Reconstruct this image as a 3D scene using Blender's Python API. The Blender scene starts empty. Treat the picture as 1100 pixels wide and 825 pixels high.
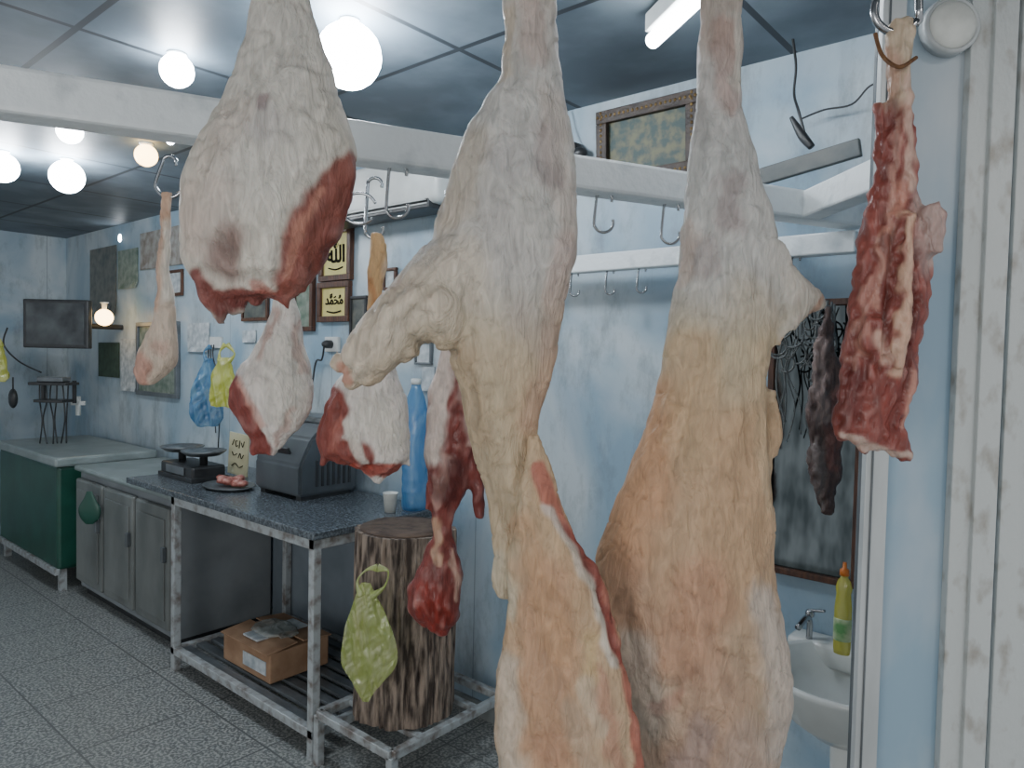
import bpy, bmesh, math, random
import numpy as np
from mathutils import Vector, Matrix, noise
random.seed(7)
scn=bpy.context.scene
COL=scn.collection
# ------------------------------------------------------------ camera
F=770.0; W,H=1100,825
CAM=Vector((0,0,1.55))
ang=math.radians(40.3)
f0=Vector((-math.sin(ang),math.cos(ang),0)); r0=Vector((math.cos(ang),math.sin(ang),0)); up=Vector((0,0,1))
pit=math.radians(2.1); rol=math.radians(1.2)
f=(f0*math.cos(pit)-up*math.sin(pit)); u1=(up*math.cos(pit)+f0*math.sin(pit))
rr=r0*math.cos(rol)+u1*math.sin(rol); uu=u1*math.cos(rol)-r0*math.sin(rol)
cd=bpy.data.cameras.new("camera"); cam=bpy.data.objects.new("camera",cd); COL.objects.link(cam)
cam.matrix_world=Matrix(((rr.x,uu.x,-f.x,CAM.x),(rr.y,uu.y,-f.y,CAM.y),(rr.z,uu.z,-f.z,CAM.z),(0,0,0,1)))
cd.sensor_width=36; cd.lens=36*F/W; cd.clip_start=0.02
scn.camera=cam
# surveying helpers: turn a sighted direction into a real point on a real plane
def ray(u,v): return f+rr*((u-550)/F)+uu*((412.5-v)/F)
def at_d(u,v,d):
    R=ray(u,v); return CAM+R*(d/R.dot(f0))
def on_y(u,v,y):
    R=ray(u,v); return CAM+R*(y/R.y)
def on_z(u,v,z):
    R=ray(u,v); return CAM+R*((z-CAM.z)/R.z)
# ------------------------------------------------------------ colours / materials
def S(r,g,b):
    def l(c):
        c/=255.0
        return c/12.92 if c<=0.04045 else ((c+0.055)/1.055)**2.4
    return (l(r),l(g),l(b),1)
def nt(name):
    m=bpy.data.materials.new(name); m.use_nodes=True
    n=m.node_tree.nodes; l=m.node_tree.links
    return m,n,l,n["Principled BSDF"]
def mat(name,c1,c2=None,rough=0.5,metal=0.0,scale=8,bump=0.15,stretch=(1,1,1),alpha=1,trans=0,detail=5,lo=0.35,hi=0.65,bs=None,spec=0.5):
    m,n,l,b=nt(name)
    if c2 is None: c2=tuple([x*0.75 for x in c1[:3]]+[1])
    tc=n.new("ShaderNodeTexCoord"); mp=n.new("ShaderNodeMapping"); mp.inputs["Scale"].default_value=stretch
    l.new(tc.outputs["Object"],mp.inputs["Vector"])
    no=n.new("ShaderNodeTexNoise"); no.inputs["Scale"].default_value=scale; no.inputs["Detail"].default_value=detail
    l.new(mp.outputs[0],no.inputs["Vector"])
    cr=n.new("ShaderNodeValToRGB"); cr.color_ramp.elements[0].position=lo; cr.color_ramp.elements[1].position=hi
    cr.color_ramp.elements[0].color=c1; cr.color_ramp.elements[1].color=c2
    l.new(no.outputs["Fac"],cr.inputs["Fac"]); l.new(cr.outputs[0],b.inputs["Base Color"])
    b.inputs["Roughness"].default_value=rough; b.inputs["Metallic"].default_value=metal
    b.inputs["Alpha"].default_value=alpha; b.inputs["Transmission Weight"].default_value=trans
    b.inputs["Specular IOR Level"].default_value=spec
    if bump>0:
        n2=n.new("ShaderNodeTexNoise"); n2.inputs["Scale"].default_value=(bs or scale*3); n2.inputs["Detail"].default_value=4
        l.new(mp.outputs[0],n2.inputs["Vector"])
        bp=n.new("ShaderNodeBump"); bp.inputs["Strength"].default_value=bump; bp.inputs["Distance"].default_value=0.01
        l.new(n2.outputs["Fac"],bp.inputs["Height"]); l.new(bp.outputs[0],b.inputs["Normal"])
    return m
def emat(name,c,st):
    m,n,l,b=nt(name); b.inputs["Base Color"].default_value=c
    b.inputs["Emission Color"].default_value=c; b.inputs["Emission Strength"].default_value=st
    return m
def film(name,c1,c2,trn,scale=18,stretch=(1,1,.45)):
    m=bpy.data.materials.new(name); m.use_nodes=True; n=m.node_tree.nodes; l=m.node_tree.links; n.clear()
    out=n.new("ShaderNodeOutputMaterial"); tc=n.new("ShaderNodeTexCoord"); mp=n.new("ShaderNodeMapping"); mp.inputs["Scale"].default_value=stretch
    l.new(tc.outputs["Object"],mp.inputs["Vector"])
    no=n.new("ShaderNodeTexNoise"); no.inputs["Scale"].default_value=scale; no.inputs["Detail"].default_value=6; no.inputs["Distortion"].default_value=1.5; l.new(mp.outputs[0],no.inputs["Vector"])
    cr=n.new("ShaderNodeValToRGB"); cr.color_ramp.elements[0].position=.38; cr.color_ramp.elements[1].position=.62; cr.color_ramp.elements[0].color=c1; cr.color_ramp.elements[1].color=c2
    l.new(no.outputs["Fac"],cr.inputs["Fac"])
    bp=n.new("ShaderNodeBump"); bp.inputs["Strength"].default_value=.7; bp.inputs["Distance"].default_value=.02; l.new(no.outputs["Fac"],bp.inputs["Height"])
    d=n.new("ShaderNodeBsdfDiffuse"); t=n.new("ShaderNodeBsdfTranslucent"); g=n.new("ShaderNodeBsdfGlossy"); tr=n.new("ShaderNodeBsdfTransparent"); g.inputs["Roughness"].default_value=.22
    for x in (d,t): l.new(cr.outputs[0],x.inputs["Color"])
    tr.inputs["Color"].default_value=tuple(.4+.6*x for x in c2[:3])+(1,)
    for x in (d,t,g): l.new(bp.outputs[0],x.inputs["Normal"])
    a=n.new("ShaderNodeMixShader"); a.inputs[0].default_value=.35; l.new(d.outputs[0],a.inputs[1]); l.new(t.outputs[0],a.inputs[2])
    b=n.new("ShaderNodeMixShader"); b.inputs[0].default_value=.15; l.new(a.outputs[0],b.inputs[1]); l.new(g.outputs[0],b.inputs[2])
    c=n.new("ShaderNodeMixShader"); c.inputs[0].default_value=trn; l.new(b.outputs[0],c.inputs[1]); l.new(tr.outputs[0],c.inputs[2])
    l.new(c.outputs[0],out.inputs[0]); return m
def math_node(n,l,op,a,bv=None,c=None):
    x=n.new("ShaderNodeMath"); x.operation=op
    for i,v in enumerate((a,bv,c)):
        if v is None: continue
        if isinstance(v,(int,float)): x.inputs[i].default_value=v
        else: l.new(v,x.inputs[i])
    return x.outputs[0]
def mixc(n,l,fac,a,b,blend='MIX'):
    x=n.new("ShaderNodeMix"); x.data_type='RGBA'; x.blend_type=blend
    for s,v in ((x.inputs[0],fac),(x.inputs[6],a),(x.inputs[7],b)):
        if isinstance(v,(int,float,tuple)): s.default_value=v
        else: l.new(v,s)
    return x.outputs[2]
def wall_material(name,axis):
    m,n,l,b=nt(name)
    tc=n.new("ShaderNodeTexCoord"); sp=n.new("ShaderNodeSeparateXYZ"); l.new(tc.outputs["Object"],sp.inputs[0])
    n1=n.new("ShaderNodeTexNoise"); n1.inputs["Scale"].default_value=1.7; n1.inputs["Detail"].default_value=8; n1.inputs["Distortion"].default_value=.6; l.new(tc.outputs["Object"],n1.inputs["Vector"])
    cr=n.new("ShaderNodeValToRGB"); e=cr.color_ramp.elements
    e[0].position=.40; e[0].color=S(134,160,178); e[1].position=.62; e[1].color=S(184,195,200); l.new(n1.outputs["Fac"],cr.inputs["Fac"])
    mp=n.new("ShaderNodeMapping"); mp.inputs["Scale"].default_value=(1,1,.4); l.new(tc.outputs["Object"],mp.inputs["Vector"])
    n2=n.new("ShaderNodeTexNoise"); n2.inputs["Scale"].default_value=7; n2.inputs["Detail"].default_value=10; n2.inputs["Roughness"].default_value=.74; l.new(mp.outputs[0],n2.inputs["Vector"])
    st=n.new("ShaderNodeValToRGB"); st.color_ramp.elements[0].position=.50; st.color_ramp.elements[1].position=.72
    st.color_ramp.elements[0].color=(0,0,0,1); st.color_ramp.elements[1].color=(.8,.8,.8,1); l.new(n2.outputs["Fac"],st.inputs["Fac"])
    c=mixc(n,l,st.outputs[0],cr.outputs[0],S(112,122,128))
    a=sp.outputs[axis]
    w=math_node(n,l,'MULTIPLY',a,1/1.05); fr=math_node(n,l,'FRACT',w); ln=math_node(n,l,'LESS_THAN',fr,0.006)
    lnf=math_node(n,l,'MULTIPLY',ln,0.5)
    c=mixc(n,l,lnf,c,S(90,102,110))
    l.new(c,b.inputs["Base Color"]); b.inputs["Roughness"].default_value=.45
    bp=n.new("ShaderNodeBump"); bp.inputs["Strength"].default_value=.2; bp.inputs["Distance"].default_value=.004
    hh=math_node(n,l,'SUBTRACT',n2.outputs["Fac"],ln); l.new(hh,bp.inputs["Height"]); l.new(bp.outputs[0],b.inputs["Normal"])
    return m
def tile_material(name,base,base2,line,tile,mort,rough,scale,spk=None,metal=0,bump=.3):
    m,n,l,b=nt(name)
    tc=n.new("ShaderNodeTexCoord")
    no=n.new("ShaderNodeTexNoise"); no.inputs["Scale"].default_value=scale; no.inputs["Detail"].default_value=8; l.new(tc.outputs["Object"],no.inputs["Vector"])
    cr=n.new("ShaderNodeValToRGB"); cr.color_ramp.elements[0].position=.4; cr.color_ramp.elements[1].position=.6
    cr.color_ramp.elements[0].color=base; cr.color_ramp.elements[1].color=base2; l.new(no.outputs["Fac"],cr.inputs["Fac"]); c=cr.outputs[0]
    if spk:
        vo=n.new("ShaderNodeTexNoise"); vo.inputs["Scale"].default_value=85; vo.inputs["Detail"].default_value=3; l.new(tc.outputs["Object"],vo.inputs["Vector"])
        c2=n.new("ShaderNodeValToRGB"); c2.color_ramp.elements[0].position=.46; c2.color_ramp.elements[1].position=.58
        c2.color_ramp.elements[0].color=(0,0,0,1); c2.color_ramp.elements[1].color=(.9,.9,.9,1); l.new(vo.outputs["Fac"],c2.inputs["Fac"])
        c=mixc(n,l,c2.outputs[0],c,spk)
    br=n.new("ShaderNodeTexBrick"); br.offset=0; br.inputs["Scale"].default_value=1; br.inputs["Brick Width"].default_value=tile
    br.inputs["Row Height"].default_value=tile; br.inputs["Mortar Size"].default_value=mort; br.inputs["Mortar Smooth"].default_value=.1
    l.new(tc.outputs["Object"],br.inputs["Vector"])
    c=mixc(n,l,br.outputs["Fac"],c,line)
    l.new(c,b.inputs["Base Color"]); b.inputs["Roughness"].default_value=rough; b.inputs["Metallic"].default_value=metal
    if bump>0:
        bp=n.new("ShaderNodeBump"); bp.inputs["Strength"].default_value=bump; bp.inputs["Distance"].default_value=.004; bp.invert=True
        l.new(br.outputs["Fac"],bp.inputs["Height"]); l.new(bp.outputs[0],b.inputs["Normal"])
    return m
def meat_material(name,rough=.4,fib=(1,1,.3),bs=.6):
    m,n,l,b=nt(name)
    at=n.new("ShaderNodeAttribute"); at.attribute_name="Col"
    tc=n.new("ShaderNodeTexCoord"); mp=n.new("ShaderNodeMapping"); mp.inputs["Scale"].default_value=fib; l.new(tc.outputs["Object"],mp.inputs["Vector"])
    n1=n.new("ShaderNodeTexNoise"); n1.inputs["Scale"].default_value=75; n1.inputs["Detail"].default_value=8; n1.inputs["Distortion"].default_value=1.2; l.new(mp.outputs[0],n1.inputs["Vector"])
    r1=n.new("ShaderNodeMapRange"); r1.inputs[1].default_value=.3; r1.inputs[2].default_value=.7; r1.inputs[3].default_value=.78; r1.inputs[4].default_value=1.15
    l.new(n1.outputs["Fac"],r1.inputs[0])
    vm=n.new("ShaderNodeVectorMath"); vm.operation='SCALE'; l.new(at.outputs["Color"],vm.inputs[0]); l.new(r1.outputs[0],vm.inputs["Scale"])
    l.new(vm.outputs[0],b.inputs["Base Color"])
    b.inputs["Roughness"].default_value=rough; b.inputs["Specular IOR Level"].default_value=.4
    b.inputs["Subsurface Weight"].default_value=.06; b.inputs["Subsurface Scale"].default_value=.01
    # wrinkled skin: ridged stretched noise
    n3=n.new("ShaderNodeTexNoise"); n3.inputs["Scale"].default_value=28; n3.inputs["Detail"].default_value=5; n3.inputs["Distortion"].default_value=2.2; l.new(mp.outputs[0],n3.inputs["Vector"])
    s=math_node(n,l,'SUBTRACT',n3.outputs["Fac"],.5); ab=math_node(n,l,'ABSOLUTE',s); k=math_node(n,l,'MULTIPLY',ab,2.2)
    hsum=math_node(n,l,'ADD',k,n1.outputs["Fac"])
    bp=n.new("ShaderNodeBump"); bp.inputs["Strength"].default_value=bs; bp.inputs["Distance"].default_value=.006
    l.new(hsum,bp.inputs["Height"]); l.new(bp.outputs[0],b.inputs["Normal"])
    return m
M={}
M['wallx']=wall_material("painted_panel_x",0); M['wally']=wall_material("painted_panel_y",1)
M['floor']=tile_material("terrazzo",S(104,108,108),S(120,124,123),S(98,101,101),.5,.004,.4,18,S(170,172,168),bump=.15)
M['ceil']=tile_material("grimy_ceiling_panels",S(82,94,104),S(106,118,128),S(40,46,52),.8,.011,.55,3,bump=0)
M['granite']=mat("granite",S(66,72,78),S(104,112,118),.25,scale=90,bump=.03,lo=.42,hi=.62)
M['white']=mat("white_paint",S(214,218,216),S(190,194,192),.4,scale=6,bump=.2)
M['beam']=mat("chipped_white_paint",S(224,230,232),S(186,194,198),.4,scale=14,bump=.35,lo=.55,hi=.78)
M['steel']=mat("brushed_steel",S(150,154,156),S(112,116,118),.32,.85,scale=20,bump=.05,stretch=(1,1,8))
M['chrome']=mat("chrome",S(190,192,194),S(150,152,154),.2,1,bump=0)
M['cab']=mat("grey_steel_sheet",S(132,136,134),S(106,110,108),.4,.2,scale=5,bump=.06,stretch=(1,1,.5))
M['cabdark']=mat("dull_grey_metal_panel",S(138,144,148),S(116,122,126),.5,.0,scale=4,bump=.04)
M['green']=mat("green_enamel",S(34,86,72),S(26,70,58),.35,scale=5,bump=.06)
M['greytop']=mat("grey_lid",S(146,156,156),S(122,134,132),.3,scale=8,bump=.05)
M['black']=mat("black_plastic",S(40,42,44),S(54,56,58),.4,scale=20,bump=.05)
M['screen']=mat("dark_screen",S(40,44,48),S(78,84,86),.12,scale=6,bump=0)
M['wood']=mat("brown_wood",S(92,58,40),S(56,36,28),.5,scale=12,bump=.3,stretch=(6,6,1))
M['bark']=mat("rough_bark",S(148,132,118),S(58,48,42),.85,scale=16,bump=1.0,stretch=(3.2,3.2,.55),lo=.38,hi=.62,bs=34)
M['woodtop']=mat("cut_wood",S(100,82,68),S(66,52,44),.75,scale=25,bump=.4)
M['frame']=mat("worn_metal_frame",S(176,182,184),S(118,110,104),.45,.2,scale=22,bump=.25,lo=.45,hi=.7)
M['gold']=mat("gold_leaf",S(140,114,66),S(96,76,46),.45,.3,scale=30,bump=.4)
M['goldpan']=mat("gold_panel",S(206,196,124),S(186,174,104),.6,0,scale=12,bump=.05)
M['signcard']=mat("cream_card",S(206,202,170),S(192,186,150),.6,scale=12,bump=.05)
M['ink']=mat("black_ink",S(30,28,22),S(22,20,16),.9,bump=0,spec=.05)
M['pic']=mat("faded_green_gold_picture",S(50,70,68),S(106,104,78),.55,scale=26,bump=.1,detail=8,lo=.42,hi=.6)
M['picd']=mat("dark_picture",S(62,70,70),S(108,108,100),.3,scale=16,bump=0)
M['picg']=mat("green_picture",S(84,104,90),S(140,148,136),.3,scale=18,bump=0)
M['paper']=mat("white_paper",S(200,206,208),S(150,160,166),.6,scale=25,bump=.05)
M['card']=mat("cardboard",S(168,136,108),S(142,110,84),.8,scale=10,bump=.1)
M['blueb']=film("blue_bag_film",S(70,140,190),S(130,186,216),.25)
M['yelb']=film("yellow_bag_film",S(214,218,90),S(230,232,140),.2)
M['grnb']=film("green_bag_film",S(196,212,120),S(232,236,186),.48)
M['water']=film("blue_bottle_plastic",S(80,150,204),S(140,192,226),.5,8)
M['foam']=mat("foam_cup",S(222,224,218),S(200,202,196),.6,scale=20,bump=.05)
M['ceramic']=mat("white_ceramic",S(216,218,214),S(200,202,198),.18,scale=4,bump=0)
M['deter']=film("yellow_detergent",S(214,206,80),S(226,222,110),.3,6)
M['cap']=mat("orange_cap",S(210,120,40),S(190,100,30),.3,bump=0)
M['lbl']=mat("green_label",S(90,144,84),S(214,214,180),.4,scale=18,bump=0)
M['alu']=mat("aluminium_profile",S(200,205,206),S(166,171,172),.4,.1,scale=10,bump=.15,stretch=(1,1,.2))
M['alud']=mat("dark_seal",S(94,100,104),S(112,118,122),.4,.3,scale=10,bump=.1)
M['panelb']=mat("pale_blue_panel",S(142,168,186),S(186,196,202),.45,scale=4,bump=.15,stretch=(1,1,.5),lo=.4,hi=.65)
M['strip']=mat("stained_white_strip",S(190,195,194),S(146,140,130),.45,scale=26,bump=.3,lo=.52,hi=.75,stretch=(1,1,.6))
M['rope']=mat("brown_cord",S(120,84,50),S(90,60,36),.8,scale=60,bump=.4)
M['rustrail']=mat("dull_pipe",S(84,90,92),S(106,108,106),.5,.3,scale=12,bump=.2)
M['meat']=meat_material("raw_meat_fat_and_flesh",.5)
M['wet']=meat_material("raw_red_flesh",.36,bs=.4)
M['bulb']=emat("cool_bulb_glow",(0.86,0.93,1,1),95)
M['bulbdim']=emat("small_bulb_glow",(0.86,0.93,1,1),50)
M['warm']=emat("warm_bulb_glow",(1,.66,.28,1),12)
M['tube']=emat("tube_glow",(.92,.96,1,1),26)
# ------------------------------------------------------------ geometry helpers
def bx(bm,c,s,bev=0,R=None):
    r=bmesh.ops.create_cube(bm,size=1)
    vs=r['verts']; Mx=Matrix.Translation(Vector(c))@((R.to_4x4()) if R else Matrix.Identity(4))@Matrix.Diagonal((s[0],s[1],s[2],1))
    bmesh.ops.transform(bm,matrix=Mx,verts=vs)
    if bev>0:
        es=set()
        for v in vs:
            for e in v.link_edges: es.add(e)
        bmesh.ops.bevel(bm,geom=list(es),offset=bev,segments=2,affect='EDGES',profile=.5)
    return bm
def bxx(bm,x0,x1,y0,y1,z0,z1,bev=0):
    return bx(bm,((x0+x1)/2,(y0+y1)/2,(z0+z1)/2),(abs(x1-x0),abs(y1-y0),abs(z1-z0)),bev)
def beambox(bm,a,b,w,h,bev=.004):
    a=Vector(a);b=Vector(b);d=(b-a);L=d.length;d.normalize()
    s=d.cross(up)
    if s.length<1e-4: s=Vector((1,0,0))
    s.normalize(); t=s.cross(d)
    R=Matrix((( s.x,d.x,t.x),(s.y,d.y,t.y),(s.z,d.z,t.z)))
    return bx(bm,(a+b)/2,(w,L,h),bev,R)
def catmull(P,sub):
    P=np.array(P,float); out=[]
    n=len(P)
    for i in range(n-1):
        p0=P[max(i-1,0)];p1=P[i];p2=P[i+1];p3=P[min(i+2,n-1)]
        for k in range(sub):
            t=k/sub
            out.append(.5*((2*p1)+(-p0+p2)*t+(2*p0-5*p1+4*p2-p3)*t*t+(-p0+3*p1-3*p2+p3)*t**3))
    out.append(P[-1]); return np.array(out)
def tube(bm,pts,r,n=8,sub=6,radii=None,smooth=True):
    if radii is None: radii=[r]*len(pts)
    A=np.array([[*p,q] for p,q in zip(pts,radii)],float)
    if smooth and len(pts)>2: A=catmull(A,sub)
    P=[Vector(a[:3]) for a in A]; rings=[]
    nrm=None
    for i,p in enumerate(P):
        t=(P[min(i+1,len(P)-1)]-P[max(i-1,0)]).normalized()
        if nrm is None:
            nrm=t.orthogonal().normalized()
        else:
            nrm=(nrm-t*nrm.dot(t)).normalized()
        b=t.cross(nrm)
        rings.append([bm.verts.new(p+(nrm*math.cos(2*math.pi*k/n)+b*math.sin(2*math.pi*k/n))*max(A[i][3],1e-4)) for k in range(n)])
    for a,b in zip(rings[:-1],rings[1:]):
        for k in range(n): bm.faces.new((a[k],a[(k+1)%n],b[(k+1)%n],b[k]))
    bm.faces.new(list(reversed(rings[0]))); bm.faces.new(rings[-1])
    return bm
def lathe(bm,prof,c,n=28,ax=None,sx=1,sy=1):
    c=Vector(c); rings=[]
    Rm=(Vector((0,0,1)).rotation_difference(Vector(ax)).to_matrix() if ax is not None else Matrix.Identity(3))
    for r,z in prof:
        rings.append([bm.verts.new(c+Rm@Vector((r*sx*math.cos(2*math.pi*k/n),r*sy*math.sin(2*math.pi*k/n),z))) for k in range(n)])
    for a,b in zip(rings[:-1],rings[1:]):
        for k in range(n): bm.faces.new((a[k],a[(k+1)%n],b[(k+1)%n],b[k]))
    bm.faces.new(list(reversed(rings[0]))); bm.faces.new(rings[-1])
    return bm
def ball(bm,c,r,sx=1,sy=1,sz=1,seg=16):
    q=bmesh.ops.create_uvsphere(bm,u_segments=seg,v_segments=seg//2+2,radius=r)
    bmesh.ops.transform(bm,matrix=Matrix.Translation(Vector(c))@Matrix.Diagonal((sx,sy,sz,1)),verts=q['verts'])
    return bm
def mk(bm,name,m,base,smooth=False):
    bmesh.ops.translate(bm,vec=-Vector(base),verts=bm.verts)
    bmesh.ops.recalc_face_normals(bm,faces=bm.faces)
    me=bpy.data.meshes.new(name); bm.to_mesh(me); bm.free()
    me.materials.append(m)
    if smooth:
        for p in me.polygons: p.use_smooth=True
    o=bpy.data.objects.new(name,me); COL.objects.link(o); return o
def tag(o,label,cat,group=None):
    o["label"]=label; o["category"]=cat
    if group: o["group"]=group
class Thing:
    def __init__(s,name,label,cat,base,group=None):
        s.o=bpy.data.objects.new(name,None); s.o.empty_display_size=.05; COL.objects.link(s.o)
        s.base=Vector(base); s.o.location=s.base; tag(s.o,label,cat,group)
    def add(s,name,bm,m,smooth=False,label=None,parent=None):
        o=mk(bm,name,m,s.base,smooth); o.parent=parent or s.o
        if label: o["label"]=label
        return o
def single(name,label,cat,bm,m,base,smooth=False,group=None):
    o=mk(bm,name,m,base,smooth); o.location=Vector(base); tag(o,label,cat,group); return o
def struct(name,bm,m):
    o=mk(bm,name,m,(0,0,0)); o["kind"]="structure"; o["label"]=name.replace("_"," "); return o
B=bmesh.new
# ------------------------------------------------------------ room
YW=2.25; XL=-7.0; ZC=2.5; XR=0.9
struct("wall_back",bxx(B(),XL-.1,XR,YW,YW+.1,0,ZC),M['wallx'])
struct("wall_left",bxx(B(),XL-.1,XL,-1.2,YW,0,ZC),M['wally'])
struct("floor",bxx(B(),XL-.1,XR,-1.2,YW+.1,-.1,0),M['floor'])
struct("ceiling",bxx(B(),XL-.1,XR,-1.2,YW+.1,ZC,ZC+.1),M['ceil'])
struct("baseboard_back",bxx(B(),XL,XR,YW-.012,YW,0,.07),mat("dark_skirting",S(110,116,116),S(130,134,132),.5,scale=12))
def quadbox(name,u0,u1,d,th,m,z0=0,z1=ZC,vv=400):
    a=at_d(u0,vv,d); b=at_d(u1,vv,d); a.z=b.z=0
    c=(a+b)/2+f0*(th/2); Lw=(b-a).length
    R=Matrix(((r0.x,f0.x,0),(r0.y,f0.y,0),(0,0,1)))
    bm=B(); bx(bm,(c.x,c.y,(z0+z1)/2),(Lw,th,z1-z0),.002,R); return struct(name,bm,m)
quadbox("wall_right",956,1400,1.38,.03,M['panelb'])
quadbox("trim_1",929,934,1.355,.012,M['alud'])
quadbox("trim_2",934,959,1.34,.03,M['alu'])
quadbox("trim_3",1028,1053,1.36,.02,M['strip'])
quadbox("trim_4",1053,1078,1.35,.03,M['strip'])
quadbox("trim_5",1082,1140,1.365,.012,M['strip'])
quadbox("trim_6",941,943,1.336,.004,M['alud'])
# ------------------------------------------------------------ hanging frame
ZB=1.96
bl=on_z(-90,87,ZB); br=on_z(925,232,ZB)
fr=Thing("hanging_rail_frame","white painted steel meat-hanging frame under the ceiling","meat rail",(bl+br)/2)
bm=B(); beambox(bm,bl,br,.072,.074,.008); fr.add("main_beam",bm,M['beam'])
c1=on_z(868,222,ZB); c2=on_z(968,180,ZB)
bm=B(); beambox(bm,c1,c2,.06,.07,.006); fr.add("end_beam",bm,M['beam'])
q=on_y(640,283,2.10); zr=q.z
qa=on_y(540,300,2.10); qb=on_y(922,240,2.10)
bm=B(); beambox(bm,(qa.x,2.10,zr),(qb.x,2.10,zr),.05,.06,.005); fr.add("wall_beam",bm,M['beam'])
for x in (qa.x+.1,qb.x-.25):
    bm=B(); beambox(bm,(x,2.10,zr),(x,YW,zr),.03,.03,.003); fr.add("bracket",bm,M['beam'])
g1=on_y(812,192,2.1); g2=on_y(925,158,2.1)
bm=B(); beambox(bm,g1,g2,.02,.05,.004); fr.add("upper_bar",bm,M['rustrail'])
ra=at_d(150,-200,1.1); rb=at_d(1080,-200,1.14); ZR=2.30; ra.z=rb.z=ZR
nr=Thing("window_hanging_rail","round steel hanging rail above the shop window","meat rail",(ra+rb)/2)
bm=B(); tube(bm,[ra,rb],.014,12,smooth=False); nr.add("bar",bm,M['steel'],True)
for t in (.05,.5,.95):
    p=ra.lerp(rb,t); bm=B(); tube(bm,[p,(p.x,p.y,ZC)],.008,smooth=False); nr.add("hanger_rod",bm,M['steel'],True)
def s_hook(top,bot,rt=.018,rb_=.022,r=.0035,label="steel S-hook hanging from the white rail",group="steel hooks on the rails",flip=1):
    top=Vector(top);bot=Vector(bot);pts=[]
    for k in range(7):
        a=math.radians(-20+k*200/6) ; pts.append(top+r0*(flip*rt*math.cos(a))+up*(rt*math.sin(a)))
    c=bot+up*rb_
    for k in range(8):
        a=math.radians(180+k*200/7); pts.append(c+r0*(flip*rb_*math.cos(a))+up*(rb_*math.sin(a)))
    bm=B(); tube(bm,pts,r,8,4)
    return single("meat_hook",label,"hook",bm,M['chrome'],top,True,group)
for (u,le) in ((428,.09),(650,.075),(722,.085)):
    best=min((abs(((bl.lerp(br,k/400))-CAM).dot(rr)/((bl.lerp(br,k/400))-CAM).dot(f)*F+550-u),k) for k in range(401))[1]
    p=bl.lerp(br,best/400)-up*.045
    s_hook(p,p-up*le)
for u in (618,656,690,770,855):
    p=on_y(u,283,2.10); p.z=zr-.035
    s_hook(p,p-up*.075,rt=.012,rb_=.016)
# ------------------------------------------------------------ meat builder
def px_of(Pw,d):
    rel=Pw-np.array(CAM); dep=rel@np.array(f0)
    rel=rel-np.outer(dep-d,np.array(f0))
    fz=rel@np.array(f); return 550+F*(rel@np.array(rr))/fz, 412.5-F*(rel@np.array(uu))/fz
def loft_rows(bm,rows,d,n=28,ratio=.6,dz=0,sub=5):
    A=[]
    for r in rows:
        v,a,b=r[:3]; t=r[3] if len(r)>3 else ratio; z=r[4] if len(r)>4 else dz
        A.append([v,(a+b)/2,(b-a)/2,t,z])
    A=catmull(A,sub); rings=[]
    for v,c,w,t,z in A:
        w=max(w,1.0); ring=[]
        for k in range(n):
            a=2*math.pi*k/n; ca,sa=math.cos(a),math.sin(a)
            ring.append(bm.verts.new(at_d(c+w*ca,v,d)+f0*(z+sa*w*t*d/F)))
        rings.append(ring)
    for a,b in zip(rings[:-1],rings[1:]):
        for k in range(n): bm.faces.new((a[k],a[(k+1)%n],b[(k+1)%n],b[k]))
    bm.faces.new(list(reversed(rings[0]))); bm.faces.new(rings[-1])
def loft_spine(bm,st,d,dz=0,n=24,sub=5):
    pts=[at_d(s[0],s[1],d)+f0*(s[3] if len(s)>3 else dz) for s in st]
    tube(bm,pts,0,n,sub,[s[2]*d/F for s in st])
def lerpc(a,b,t): return a+(b-a)*t[:,None]
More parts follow.
